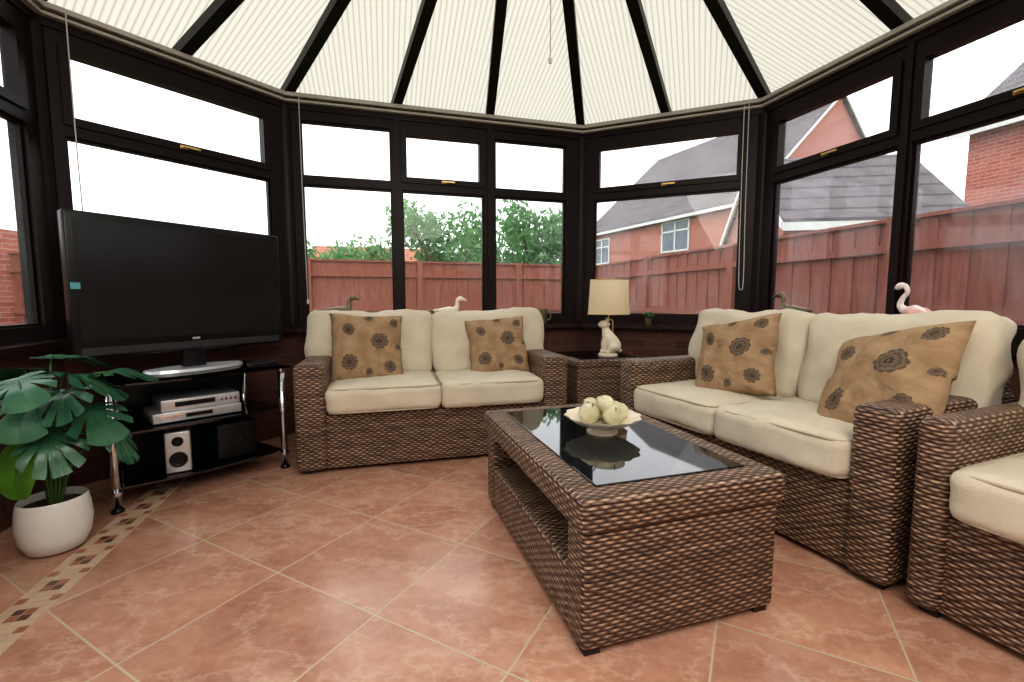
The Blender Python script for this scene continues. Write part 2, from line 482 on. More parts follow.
panes = {
    0: [(.1, .9, 1), (1.0, 1.8, 0), (1.9, 2.75, 0), (2.85, 3.72, 1)],
    1: [(.075, 1.125, 1)],
    2: [(.09, .73, 0), (.80, 1.45, 1), (1.54, 2.16, 0)],
    3: [(.11, 1.235, 1)],
    4: [(.11, .93, 1), (1.0, 1.86, 1), (1.95, 2.75, 0), (2.85, 3.6, 1)],
}
Z0, Z1, T0, T1, TOP = SILL, .872, 1.845, 1.90, 2.295
for i in range(5):
    a = C[i]; t = C[i + 1] - C[i]; L = t.length
    W = empty('window_%d' % (i + 1), (a.x, a.y, 0), math.atan2(t.y, t.x))
    bm = bmesh.new()
    ps = panes[i]
    ed = [0.0] + [x for p in ps for x in p[:2]] + [L]
    for k in range(0, len(ed), 2):
        x0, x1 = ed[k], ed[k + 1]
        add_box(bm, x0, x1, 0, .075, Z0, 2.37)
        if k not in (0, len(ed) - 2):
            add_box(bm, (x0 + x1) / 2 - .018, (x0 + x1) / 2 + .018, -.012, 0, Z0, 2.36)
    for (x0, x1, op) in ps:
        add_box(bm, x0, x1, .0, .075, Z0, Z1); add_box(bm, x0, x1, .0, .075, T0, T1); add_box(bm, x0, x1, 0, .075, TOP, 2.37)
        for (lo, hi, sash) in ((Z1, T0, 0), (T1, TOP, op)):
            s = .042 if sash else .014
            y0 = -.014 if sash else .02
            add_box(bm, x0, x1, y0, .05, lo, lo + s); add_box(bm, x0, x1, y0, .05, hi - s, hi)
            add_box(bm, x0, x0 + s, y0, .05, lo + s, hi - s); add_box(bm, x1 - s, x1, y0, .05, lo + s, hi - s)
    mk('frame', bm, M_mahog, W)
    bm = bmesh.new()
    for (x0, x1, op) in ps:
        for lo, hi in ((Z1, T0), (T1, TOP)):
            vs = [bm.verts.new(v) for v in ((x0, .04, lo), (x1, .04, lo), (x1, .04, hi), (x0, .04, hi))]; bm.faces.new(vs)
    mk('glass', bm, M_glasshazy if i >= 3 else M_glass, W)
    for n, (x0, x1, op) in enumerate(ps):
        if op:
            bm = bmesh.new(); cx = (x0 + x1) / 2
            add_box(bm, cx - .02, cx + .02, -.026, -.0145, T1 + .008, T1 + .03, .003, 2); add_box(bm, cx - .015, cx + .085, -.04, -.028, T1 + .012, T1 + .026, .004, 2)
            mk('handle_%d' % n, bm, M_brass, W)
bm = bmesh.new()
for p in offset(.045)[1:5]:
    bmesh.ops.create_cone(bm, segments=20, radius1=.07, radius2=.07, depth=1.56, cap_ends=True, matrix=Matrix.Translation((p.x, p.y, 1.60)))
mk('trim_4', bm, M_mahog)

# floor
bm = bmesh.new()
lo = [bm.verts.new((p.x, p.y, -.1)) for p in C]; hi = [bm.verts.new((p.x, p.y, 0)) for p in C]
bm.faces.new(hi); bm.faces.new(list(reversed(lo)))
for k in range(6): bm.faces.new((lo[k], lo[(k + 1) % 6], hi[(k + 1) % 6], hi[k]))
bmesh.ops.recalc_face_normals(bm, faces=bm.faces)
mk('floor', bm, M_floor)

# mosaic border inlay
def mosaic():
    E = empty('mosaic_floor_border')
    Mb = simple('mosaic_cream', (.56, .43, .31), .4, var=.1, nscale=30)
    cols = [simple('mosaic_dark', (.12, .06, .045), .35), simple('mosaic_red', (.36, .14, .09), .35), simple('mosaic_sand', (.58, .41, .29), .4)]
    n = Vector((-.959, -.284))
    def pt(b, off=0): return Vector((.959 * -1.11 - .284 * b, .284 * -1.11 + .959 * b)) + n * off
    seq = [(pt(-.85), pt(3.05))]
    bmb = bmesh.new(); bmt = [bmesh.new() for _ in range(3)]
    for a, b in seq:
        t = (b - a); L = t.length; t.normalize(); s = Vector((-t.y, t.x)); w = .066
        m = Matrix(((t.x, s.x, 0, a.x), (t.y, s.y, 0, a.y), (0, 0, 1, 0), (0, 0, 0, 1)))
        add_box(bmb, -.03, L + .03, -w, w, .0002, .0016, mat=m)
        x = .01; k = 0
        while x < L - .02:
            for r_, y in enumerate((-.062, -.0305, .001, .0325)):
                kk = k % 5
                ci = 2
                if kk in (0, 1) and r_ in (1, 2): ci = 0 if (kk + r_) % 2 else 1
                elif kk == 3 and r_ in (0, 3): ci = 1
                add_box(bmt[ci], x, x + .028, y, y + .028, .0017, .0028, mat=m)
            x += .032; k += 1
    mk('border_grout', bmb, Mb, E)
    for i, b in enumerate(bmt): mk('border_tesserae_%d' % i, b, cols[i], E)
mosaic()

# back (house) wall
APEX = Vector((.08, 1.75, 3.18)); RIDGE = Vector((.806, -.70, 3.18))
bm = bmesh.new()
pts = [(C[0].x, C[0].y, -.1), (C[5].x, C[5].y, -.1), (C[5].x, C[5].y, 2.5), (RIDGE.x, RIDGE.y, 3.2), (C[0].x, C[0].y, 2.5)]
off = Vector((.2841, -.959, 0)) * .2
f = [bm.verts.new(p) for p in pts]; g = [bm.verts.new(Vector(p) + off) for p in pts]
bm.faces.new(f); bm.faces.new(list(reversed(g)))
for k in range(5): bm.faces.new((f[k], f[(k + 1) % 5], g[(k + 1) % 5], g[k]))
bmesh.ops.recalc_face_normals(bm, faces=bm.faces)
mk('wall_house', bm, M_render)

# roof
Ev = offset(.10)
rdir = (Vector((RIDGE.x, RIDGE.y)) - Vector((APEX.x, APEX.y))).normalized()
def ridge_pt(p):
    s = max(0, min((Vector((RIDGE.x, RIDGE.y)) - Vector((APEX.x, APEX.y))).length, (p - Vector((APEX.x, APEX.y))).dot(rdir)))
    return Vector((APEX.x + rdir.x * s, APEX.y + rdir.y * s, 3.18))
bars = {0: [0.0, .65, 1.3, 1.95, 2.56, 3.17], 1: [0, .66], 2: [0, .79, 1.55], 3: [0, .72], 4: [0, .95, 1.6, 2.25, 2.9]}
bmP = bmesh.new(); uvl = bmP.loops.layers.uv.new('UVMap'); bmB = bmesh.new()
for i in range(5):
    t = (C[i + 1] - C[i]).normalized(); Lf = (Ev[i + 1] - Ev[i]).length
    ss = bars[i] + [Lf]
    for k in range(len(ss) - 1):
        a = Ev[i] + t * ss[k]; b = Ev[i] + t * ss[k + 1]
        A, B = Vector((a.x, a.y, EAVE)), Vector((b.x, b.y, EAVE)); TA, TB = ridge_pt(a), ridge_pt(b)
        if i in (1, 2, 3): TA = TB = APEX
        vs = [A, B, TB, TA] if (TA - TB).length > 1e-3 else [A, B, TA]
        fc = bmP.faces.new([bmP.verts.new(v + Vector((0, 0, .015))) for v in vs])
        for lp in fc.loops:
            c = lp.vert.co; lp[uvl].uv = ((Vector((c.x, c.y)) - Ev[i]).dot(t), c.z)
        beam(bmB, A - Vector((0, 0, -.01)), TA, .066, .06)
beam(bmB, APEX + Vector((0, 0, .0)), RIDGE, .08, .1)
mk('ceiling', bmP, M_poly, uv=False)
bmesh.ops.create_cone(bmB, segments=24, radius1=.16, radius2=.16, depth=.08, cap_ends=True, matrix=Matrix.Translation(APEX - Vector((0, 0, .05))))
mk('trim_5', bmB, M_mahog)

# ------------------------------------------------------------------ seating
FZ = .02
def sofa(name, org, rot, W, D, n, aw, pil, AH=.64, extra=.14, shift=0, bh=.46):
    E = empty(name, (org[0], org[1], 0), R(rot))
    rbox('base', aw - .02, W - aw + .02, .03, D - .02, FZ, .345, M_rattan, E, .02)
    rbox('arm_left', 0, aw, 0, D, FZ, AH, M_rattan, E, .035, 5)
    rbox('arm_right', W - aw, W, 0, D, FZ, AH, M_rattan, E, .035, 5)
    rbox('backrest', .015, W - .015, D - .13, D - .005, FZ, .78, M_rattan, E, .035, 5)
    bm = bmesh.new()
    for x in (.03, W - .08):
        for y in (.04, D - .09): add_box(bm, x, x + .05, y, y + .05, 0, FZ + .01)
    mk('feet', bm, M_dark, E)
    cw = (W - 2 * aw) / n
    for k in range(n):
        cx = aw + cw * (k + .5)
        cushion('seat_cushion_%d' % (k + 1), cw + .004, D - .16, .155, M_cream, E, (cx, (D - .16) / 2 - .02, .345 + .0785), r=.04, puff=.018, seed=k + len(name))
    tot = W - 2 * aw + extra; bw = tot / n
    for k in range(n):
        cx = W / 2 - tot / 2 + bw * (k + .5) + shift
        cushion('back_cushion_%d' % (k + 1), bw + .01, bh, .19, M_cream, E, (cx, D - .215, .465 + bh / 2), rot=(R(78), R(1.5 * (-1) ** k), R(2 * (-1) ** k)), r=.055, puff=.05, seed=k + 5 + len(name), wr=.012, piping=False, sag=.025)
    for k, (x, y, z, s, rz, tilt, spin) in enumerate(pil):
        pillow('floral_pillow_%d' % (k + 1), s, .15, M_flower, E, (x, y, z), (R(tilt), R(spin), R(rz)), seed=k)
    return E

sofa('rattan_sofa', (-1.22, 2.49), 15, 1.645, .80, 2, .17, [(.39, .36, .69, .47, 8, 70, 3), (1.26, .37, .68, .43, -4, 68, -4)], extra=.34)
sofa('rattan_sofa', (.66, 2.79), -66, 1.47, .84, 2, .15, [(.52, .37, .69, .46, 12, 66, -12), (1.24, .34, .68, .50, -8, 56, -14)], extra=.26, shift=.035, bh=.475)
sofa('rattan_armchair', (1.272, 1.41), -68, .92, .84, 1, .095, [])

# coffee table
def coffee_table():
    E = empty('rattan_coffee_table', (.36, 1.78, 0), R(17.5))
    hx, hy, H = .355, .54, .465   # half width, half length
    rbox('end_panel_near', -hx + .015, hx - .015, -hy + .015, -hy + .13, FZ, H - .09, M_rattan, E, .02)
    rbox('end_panel_far', -hx + .015, hx - .015, hy - .13, hy - .015, FZ, H - .09, M_rattan, E, .02)
    rbox('lower_shelf', -hx + .018, hx - .018, -hy + .12, hy - .12, FZ, .215, M_rattan, E, .02)
    rw = .10
    rbox('rim_near', -hx, hx, -hy, -hy + rw, H - .10, H, M_rattan, E, .022)
    rbox('rim_far', -hx, hx, hy - rw, hy, H - .10, H, M_rattan, E, .022)
    rbox('rim_left', -hx, -hx + rw, -hy + rw - .03, hy - rw + .03, H - .10, H, M_rattan, E, .022)
    rbox('rim_right', hx - rw, hx, -hy + rw - .03, hy - rw + .03, H - .10, H, M_rattan, E, .022)
    box('recess', -hx + rw - .01, hx - rw + .01, -hy + rw - .01, hy - rw + .01, H - .06, H - .02, M_tabletopbase, E)
    g = simple('table_glass', (.012, .014, .016), .03, var=.02); g.node_tree.nodes['Principled BSDF'].inputs['IOR'].default_value = 1.9
    box('glass_top', -hx + rw - .012, hx - rw + .012, -hy + rw - .012, hy - rw + .012, H - .005, H + .003, g, E, .002, 2)
    bm = bmesh.new()
    for x in (-hx + .03, hx - .08):
        for y in (-hy + .03, hy - .08): add_box(bm, x, x + .05, y, y + .05, 0, FZ + .01)
    mk('feet', bm, M_dark, E)
coffee_table()

# fruit bowl
def bowl():
    E = empty('fruit_bowl', (.365, 1.80, .468), 0)
    lathe('pedestal', [(.06, 0), (.062, .006), (.04, .012), (.035, .022), (.05, .028)], M_ceram, E)
    lathe('dish', [(.0, .026), (.05, .026), (.09, .034), (.125, .052), (.148, .068), (.150, .072), (.143, .071), (.118, .057), (.085, .042), (.0, .036)], M_ceram, E, seg=72, scallop=(.035, 12))
    random.seed(4)
    for k, (x, y, z, s) in enumerate([(-.055, -.01, .082, .043), (.035, -.03, .08, .042), (.0, .05, .082, .043), (.075, .03, .08, .036), (.01, .005, .115, .037), (-.04, .055, .1, .032)]):
        o = lathe('pear_%d' % k, [(0, -s), (s * .5, -s * .93), (s * .92, -s * .5), (s, -.05 * s), (s * .85, s * .45), (s * .5, s * .85), (s * .3, s * 1.15), (s * .12, s * 1.3), (0, s * 1.32)], M_pearl, E, seg=20)
        o.location = (x, y, z); o.rotation_euler = (random.uniform(-1, 1), random.uniform(-1, 1), random.uniform(0, 6))
        tube('stem_%d' % k, [(0, 0, s * 1.25), (.003, 0, s * 1.5), (.008, 0, s * 1.75)], .0022, M_bark, o, res=6)
bowl()

# corner table + lamp
def corner_table():
    E = empty('rattan_side_table', (.435, 3.06, 0), R(16))
    rbox('body', .01, .50, .0, .49, FZ, .54, M_rattan, E, .02)
    rbox('rim', 0, .51, -.01, .50, .53, .592, M_rattan, E, .025)
    box('glass_top', .03, .48, .02, .47, .590, .598, M_blkglass, E, .002, 2)
    bm = bmesh.new()
    for x in (.02, .43):
        for y in (.02, .42): add_box(bm, x, x + .05, y, y + .05, 0, FZ + .01)
    mk('feet', bm, M_dark, E)
corner_table()

def lamp():
    E = empty('table_lamp', (.70, 3.30, .598), 0)
    lathe('plinth', [(.0, 0), (.07, 0), (.07, .012), (.06, .018), (0, .018)], M_ceram, E)
    bm = bmesh.new()
    add_tube(bm, [(.045, 0, .03), (.035, 0, .06), (.015, 0, .10), (-.005, 0, .14), (-.015, 0, .17), (-.02, 0, .195)], [.035, .05, .047, .036, .026, .022], res=16)
    add_tube(bm, [(.0, 0, .195), (-.018, 0, .205), (-.04, 0, .207), (-.062, 0, .202)], [.018, .031, .027, .012], res=14)
    for s in (1, -1):
        add_tube(bm, [(-.015, s * .02, .13), (-.028, s * .022, .08), (-.03, s * .022, .035), (-.045, s * .022, .025)], [.018, .013, .011, .012], res=10)
        add_tube(bm, [(.045, s * .03, .05), (.02, s * .038, .06), (.0, s * .036, .033), (-.02, s * .034, .027)], [.02, .03, .016, .011], res=10)
        add_tube(bm, [(-.01, s * .016, .225), (-.008, s * .022, .245), (-.006, s * .025, .258)], [.012, .008, .002], res=8, n=3)
    add_tube(bm, [(.065, 0, .03), (.085, .02, .03), (.08, .055, .028), (.04, .065, .027)], [.013, .011, .01, .006], res=8)
    bmesh.ops.recalc_face_normals(bm, faces=bm.faces)
    o = mk('cat_figure', bm, M_ceram, E, smooth=True)
    o.scale = (1.15, 1.15, 1.08)
    rm = o.modifiers.new('r', 'REMESH'); rm.mode = 'VOXEL'; rm.voxel_size = .004; rm.use_smooth_shade = True
    sm = o.modifiers.new('s', 'SMOOTH'); sm.iterations = 4
    for s in (1, -1): tube('eye_%d' % (s + 1), [(-.06, s * .015, .231), (-.066, s * .016, .232)], [.004, .003], M_blk, E, res=8)
    tube('stem', [(.03, 0, .1), (.03, 0, .25), (.0, 0, .27), (0, 0, .40)], .005, M_brass, E, n=3)
    lathe('shade', [(.148, .30), (.135, .545)], M_shade, E, seg=48)
    bm = bmesh.new()
    for zz, rr in ((.30, .149), (.545, .136)):
        add_tube(bm, [(rr * math.cos(2 * math.pi * k / 48), rr * math.sin(2 * math.pi * k / 48), zz) for k in range(49)], .003, res=6, n=1)
    for k in range(3):
        a = k * 2.094; beamp = [(0, 0, .52), (.135 * math.cos(a), .135 * math.sin(a), .53)]; add_tube(bm, beamp, .002, res=6, n=1)
    mk('shade_rings', bm, M_brass, E, smooth=True)
    tube('bulb', [(0, 0, .38), (0, 0, .40), (0, 0, .43), (0, 0, .46), (0, 0, .475)], [.014, .016, .03, .025, .006], M_pot, E)
lamp()

# ------------------------------------------------------------------ TV + stand
SO, SR = (-1.85, 2.02, 0), 49.5
def tv_stand():
    E = empty('glass_tv_stand', SO, R(SR))
    def plate(nm, x0, x1, y0, y1, z, mat):
        bm = bmesh.new(); pts = []
        N = 14
        for k in range(N + 1):   # bowed front
            t = k / N; pts.append((x0 + (x1 - x0) * t, y0 - .05 * math.sin(math.pi * t)))
        pts += [(x1 - .06, y1), (x0 + .06, y1)]
        lo = [bm.verts.new((x, y, z)) for x, y in pts]; hi = [bm.verts.new((x, y, z + .01)) for x, y in pts]
        bm.faces.new(list(reversed(lo))); bm.faces.new(hi); n = len(pts)
        for k in range(n): bm.faces.new((lo[k], lo[(k + 1) % n], hi[(k + 1) % n], hi[k]))
        mk(nm, bm, mat, E)
    plate('top_shelf', -.04, .85, .03, .46, .60, M_blkglass)
    plate('middle_shelf', .03, .80, .06, .42, .36, M_blkglass)
    plate('bottom_shelf', .03, .80, .06, .42, .10, M_blkglass)
    for k, (x, y) in enumerate([(.03, .04), (.80, .04), (.11, .42), (.72, .42)]):
        tube('leg_%d' % k, [(x, y, 0), (x, y, .60)], .019, M_chrome, E, res=16, n=1)
        lathe('foot_%d' % k, [(.0, 0), (.026, 0), (.026, .012), (.02, .02), (0, .02)], M_blk, E, loc=(x, y, 0))
        for j, z in enumerate((.085, .345, .585)): lathe('collar_%d_%d' % (k, j), [(0, 0), (.024, 0), (.024, .015), (0, .015)], M_chrome, E, loc=(x, y, z), seg=20)
    box('cable_panel', .10, .72, .425, .44, .02, .58, M_blk, E, .004)
tv_stand()

def tv():
    E = empty('television', (-1.80, 2.57, .611), R(60.5))
    w, z0, z1 = 1.05, .11, .805
    rbox('body', -w / 2, w / 2, -.02, .04, z0, z1, M_blk, E, .012, 3)
    rbox('rear_bulge', -w / 2 + .1, w / 2 - .1, .03, .08, z0 + .08, z1 - .1, M_blk, E, .02, 3)
    box('screen', -w / 2 + .035, w / 2 - .035, -.022, -.019, z0 + .085, z1 - .035, M_screen, E)
    box('speaker_grille', -w / 2 + .03, w / 2 - .03, -.024, -.019, z0 + .012, z0 + .05, simple('grille', (.03, .03, .032), .6), E, .002)
    box('logo_badge', -.02, .02, -.024, -.021, z0 + .06, z0 + .072, M_silver, E, .002)
    box('energy_label', -w / 2 + .01, -w / 2 + .045, -.0235, -.0205, z0 + .33, z0 + .36, simple('label', (.1, .38, .42), .5), E)
    rbox('neck', -.06, .06, .0, .04, .015, z0 + .03, M_blk, E, .008)
    bm = bmesh.new()
    bmesh.ops.create_cone(bm, segments=48, radius1=.26, radius2=.25, depth=.016, cap_ends=True, matrix=Matrix.Translation((0, 0, .008)) @ Matrix.Diagonal((1, .42, 1, 1)))
    mk('oval_base', bm, M_silver, E)
tv()

def av():
    S = Matrix.Translation(SO) @ Matrix.Rotation(R(SR), 4, 'Z')
    def at(x, y, z): return S @ Vector((x, y, z))
    E = empty('dvd_player', at(.40, .22, .371), R(47))
    rbox('case', -.2, .2, -.13, .13, .004, .055, M_silver, E, .004, 2)
    box('display', -.06, .06, -.1325, -.129, .02, .04, M_blk, E); box('tray', -.17, -.08, -.1325, -.129, .028, .04, M_chrome, E)
    E = empty('video_recorder', at(.42, .23, .427), R(47))
    rbox('case', -.18, .18, -.12, .12, .0, .06, M_silver, E, .004, 2)
    box('cassette_flap', -.12, .06, -.1225, -.119, .02, .045, M_blk, E)
    bm = bmesh.new()
    for k in range(4): bmesh.ops.create_cone(bm, segments=16, radius1=.008, radius2=.008, depth=.006, cap_ends=True, matrix=Matrix.Translation((.09 + .022 * k, -.122, .03)) @ Matrix.Rotation(R(90), 4, 'X'))
    mk('buttons', bm, M_chrome, E)
    E = empty('loudspeaker', at(.30, .13, .111), R(35))
    rbox('cabinet', -.055, .055, -.06, .08, 0, .215, M_silver, E, .008, 3)
    for k, (z, r) in enumerate(((.07, .04), (.165, .025))):
        c = lathe('cone_%d' % k, [(r, 0), (r, .006), (r * .85, .007), (r * .3, -.008), (0, .0)], M_blk, E); c.rotation_euler = (R(90), 0, 0); c.location = (0, -.0605, z)
    E = empty('subwoofer', at(.58, .24, .111), R(47))
    rbox('cabinet', -.1, .1, -.13, .13, 0, .2, M_blk, E, .01, 3)
    c = lathe('port', [(.05, 0), (.05, .006), (.04, .007), (.03, -.01), (0, -.01)], M_blk, E); c.rotation_euler = (R(90), 0, 0); c.location = (0, -.1305, .1)
    E = empty('set_top_box', at(.72, .10, .611), R(50)); rbox('case', -.07, .07, -.035, .035, 0, .035, M_blk, E, .006)
av()

# ------------------------------------------------------------------ monstera
def leaf_mesh(bm, size, M, notches=True, seed=0):
    N = 168; rings = 6; grid = []
    for k in range(N + 1):
        th = -math.pi + 2 * math.pi * k / N   # 0 = tip direction +x
        r = (.54 + .32 * math.cos(th) + .10 * math.cos(2 * th))
        r *= 1 + .16 * abs(math.sin(th))
        if abs(th) > 2.75: r *= .55 + .45 * (math.pi - abs(th)) / .39 * .6
        if notches and .2 < abs(th) < 2.5:
            ph = (abs(th) * 2.3 + .15 + .1 * math.sin(seed)) % 1
            d = max(0, 1 - abs(ph - .5) / .21)
            r *= 1 - .66 * min(1, d * 1.3)
        grid.append([(r * (j / rings) * math.cos(th), r * (j / rings) * math.sin(th)) for j in range(1, rings + 1)])
    def tr(x, y):
        z = -.42 * x * x - .30 * y * y + .18 * abs(y) + .03 * math.sin(9 * x + seed)
        return M @ Vector((x * size, y * size, z * size))
    c = bm.verts.new(tr(0, 0)); V = [[bm.verts.new(tr(*p)) for p in g] for g in grid[:-1]]
    for k in range(N):
        a, b = V[k], V[(k + 1) % N]
        bm.faces.new((c, a[0], b[0]))
        for j in range(rings - 1): bm.faces.new((a[j], a[j + 1], b[j + 1], b[j]))

def monstera():
    E = empty('potted_monstera', (-1.84, 1.76, 0), 0)
    k_ = .85
    lathe('pot', [(a * k_, b * .97) for a, b in [(.0, 0), (.075, 0), (.105, .012), (.128, .06), (.138, .12), (.132, .18), (.125, .215), (.121, .222), (.116, .215), (.12, .17), (.1, .16), (0, .16)]], M_pot, E, seg=56)
    lathe('soil', [(0, .19), (.06, .193), (.098, .185), (.098, .17)], M_soil, E)
    L = [  # dx,dy,z,size,yaw,pitch,roll,bright
        (.10, .0, .71, .21, 10, 10, -12, 0), (.17, .0, .57, .17, -20, 24, 5, 0), (.03, -.08, .64, .18, -60, 30, 0, 0),
        (-.07, .0, .72, .18, 170, 15, 10, 0), (.09, -.09, .49, .16, -30, 38, 14, 0),
        (-.02, .07, .77, .19, 70, 0, 0, 0), (.20, .05, .47, .16, 0, 35, -20, 0), (-.08, .05, .60, .17, 150, 30, 10, 0),
        (-.03, -.06, .43, .18, -95, 55, 8, 1), (.06, -.14, .71, .15, -40, 14, 18, 0), (-.07, -.06, .66, .17, 210, 5, 0, 0),
        (.15, .10, .70, .18, 35, -5, 0, 0), (.14, -.05, .65, .15, -60, 22, 22, 0)]
    bs = bmesh.new(); b0 = bmesh.new(); b1 = bmesh.new()
    for k, (dx, dy, z, s, yaw, pitch, roll, br) in enumerate(L):
        M = Matrix.Translation((dx, dy, z)) @ Matrix.Rotation(R(yaw), 4, 'Z') @ Matrix.Rotation(R(pitch), 4, 'Y') @ Matrix.Rotation(R(roll), 4, 'X')
        leaf_mesh(b1 if br else b0, s, M, not br, k)
        add_tube(bs, [(dx * .12, dy * .12, .185), (dx * .35, dy * .35, .19 + (z - .19) * .55), (dx * .8, dy * .8, z - .02), (dx, dy, z)], [.006, .005, .004, .003], res=7)
        p = [M @ Vector((x * s, 0, (-.42 * x * x) * s + .001)) for x in (0, .2, .45, .75)]
        add_tube(bs, [tuple(q) for q in p], [.003, .0025, .002, .001], res=5, n=3)
    mk('stems', bs, M_stem, E, smooth=True); mk('leaves', b0, M_leaf, E, smooth=True); mk('young_leaf', b1, M_leafb, E, smooth=True)
monstera()

# ------------------------------------------------------------------ sill ornaments
def bird(name, loc, rot, mat, sc, neck=True):
    E = empty(name, loc, R(rot)); s = sc
    P = [(-.10, .105), (-.055, .092), (0, .085), (.045, .098), (.066, .13), (.068, .165), (.088, .182), (.108, .178), (.135, .168)]
    rr = [.004, .026, .042, .034, .016, .013, .018, .011, .003]
    tube('body', [(x * s, 0, z * s) for x, z in P], [q * s for q in rr], mat, E, res=16, ref=(0, 1, 0), flat=.85)
    for sg in (1, -1):
        tube('wing_%d' % (sg + 1), [(.03 * s, sg * .033 * s, .095 * s), (-.02 * s, sg * .038 * s, .095 * s), (-.085 * s, sg * .018 * s, .105 * s)], [.012 * s, .022 * s, .004 * s], mat, E, res=10, ref=(0, 1, 0), flat=.4)
        tube('leg_%d' % (sg + 1), [(.0, sg * .012 * s, .06 * s), (.003 * s, sg * .012 * s, .008 * s)], .005 * s, mat, E, res=6, n=2)
    lathe('plinth', [(0, 0), (.035 * s, 0), (.035 * s, .008 * s), (0, .012 * s)], mat, E, seg=24)
    return E
bird('bronze_bird_ornament', (-1.30, 3.405, SILL), 16, M_bronze, 1.2)
bird('ceramic_bird_ornament', (-.513, 3.635, SILL), 16, M_ceram, 1.15)
bird('duck_ornament', (1.89, 3.055, SILL), 107, M_bronze, 1.3)

def mug(loc):
    E = empty('mug', loc, 0)
    lathe('cup', [(0, 0), (.038, 0), (.042, .01), (.045, .125), (.042, .125), (.04, .01), (0, .008)], M_bronze, E)
    tube('handle', [(.042, 0, .10), (.07, 0, .09), (.07, 0, .045), (.042, 0, .03)], .006, M_bronze, E)
mug((.254, 3.855, SILL))

def flamingo(loc):
    E = empty('flamingo_ornament', loc, R(107)); h = .05
    tube('body', [(-.07, 0, .07 + h), (-.04, 0, .075 + h), (.0, 0, .08 + h), (.035, 0, .09 + h)], [.006, .03, .045, .028], M_fwhite, E, res=16)
    tube('neck', [(.035, 0, .09 + h), (.065, 0, .12 + h), (.055, 0, .16 + h), (.035, 0, .19 + h), (.045, 0, .22 + h), (.07, 0, .225 + h), (.088, 0, .21 + h)], [.024, .016, .012, .011, .013, .019, .012], M_fwhite, E, res=14)
    tube('beak', [(.085, 0, .212 + h), (.10, 0, .198 + h), (.103, 0, .18 + h)], [.011, .008, .002], M_blk, E, res=10)
    for s in (1, -1):
        tube('wing_%d' % (s + 1), [(.03, s * .03, .09 + h), (-.02, s * .042, .085 + h), (-.085, s * .02, .075 + h)], [.012, .028, .004], M_pink, E, ref=(0, 1, 0), flat=.4)
        tube('leg_%d' % (s + 1), [(0, s * .012, .05 + h), (0, s * .012, .005)], .005, M_pink, E, n=1)
    lathe('plinth', [(0, 0), (.05, 0), (.05, .006), (0, .01)], M_fwhite, E)
flamingo((2.11, 2.396, SILL))

def small_plant(name, loc, sc, seed):
    E = empty(name, loc, 0); rnd = random.Random(seed)
    lathe('pot', [(0, 0), (.025 * sc, 0), (.034 * sc, .05 * sc), (.03 * sc, .05 * sc), (0, .045 * sc)], M_bronze, E)
    bm = bmesh.new()
    for k in range(26):
        a = rnd.uniform(0, 6.28); r = rnd.uniform(.02, .07) * sc; z = rnd.uniform(.07, .11) * sc
        p = [(0, 0, .045 * sc), (r * .5 * math.cos(a), r * .5 * math.sin(a), z), (r * math.cos(a), r * math.sin(a), z * .85)]
        add_tube(bm, p, [.002 * sc, .007 * sc, .001], res=6, n=4, ref=(0, 0, 1), flat=.25)
    mk('leaves', bm, M_stem, E, smooth=True)
small_plant('potted_herb', (1.115, 3.72, SILL), .95, 3)

# blind cords and pull cord
def cord(name, pts, knob=None):
    E = empty(name, (0, 0, 0)); tube('cord', pts, .003, M_cord, E, res=6, n=3)
    if knob: lathe('toggle', [(0, -.02), (.007, -.018), (.01, 0), (.004, .015), (0, .016)], M_cord, E, loc=knob, seg=16)
cord('blind_cord', [(-1.50, 3.34, 2.42), (-1.50, 3.34, 1.8), (-1.49, 3.335, 1.0)], (-1.49, 3.335, .99))
cord('blind_cord', [(1.70, 3.47, 2.42), (1.70, 3.46, 1.7), (1.71, 3.46, 1.15), (1.725, 3.455, 1.08), (1.74, 3.45, 1.15), (1.73, 3.45, 1.7), (1.725, 3.45, 2.42)])
cord('blind_cord', [(-2.22, 2.40, 2.42), (-2.21, 2.39, 1.7), (-2.19, 2.38, .98)], (-2.19, 2.38, .97))
cord('pull_cord', [(.20, 2.5, 2.92), (.20, 2.5, 2.6), (.20, 2.5, 2.27)], (.20, 2.5, 2.25))

# ------------------------------------------------------------------ outside
bm = bmesh.new()
outer = [(-70, -60), (70, -60), (70, 90), (-70, 90)]
bm.faces.new([bm.verts.new((x, y, -.15)) for x, y in outer])
mk('ground', bm, M_grass)

def fence(name, a, b, h=1.68):
    a, b = Vector(a), Vector(b); t = b - a; L = t.length
    E = empty(name, (a.x, a.y, -.15), math.atan2(t.y, t.x)); bm = bmesh.new(); x = 0; k = 0
    while x < L:
        add_box(bm, x, x + .12, (.0 if k % 2 else .012), (.018 if k % 2 else .03), .05, h + .13, ); x += .108; k += 1
    mk('boards', bm, M_fence, E)
    bm = bmesh.new()
    for z in (.3, .95, 1.55): add_box(bm, 0, L, -.04, 0, z, z + .07)
    add_box(bm, 0, L, -.03, .05, h + .13, h + .16)
    mk('rails', bm, M_fence, E)
    bm = bmesh.new(); x = 0
    while x < L: add_box(bm, x - .05, x + .05, -.05, .06, 0, h + .17); x += 1.85
    mk('posts', bm, M_fence, E)
fence('garden_fence', (1.68, 9.24), (1.68 + .284 * 11.6, 9.24 - .959 * 11.6))
fence('garden_fence', (-12.3, 5.1), (1.6, 9.22))

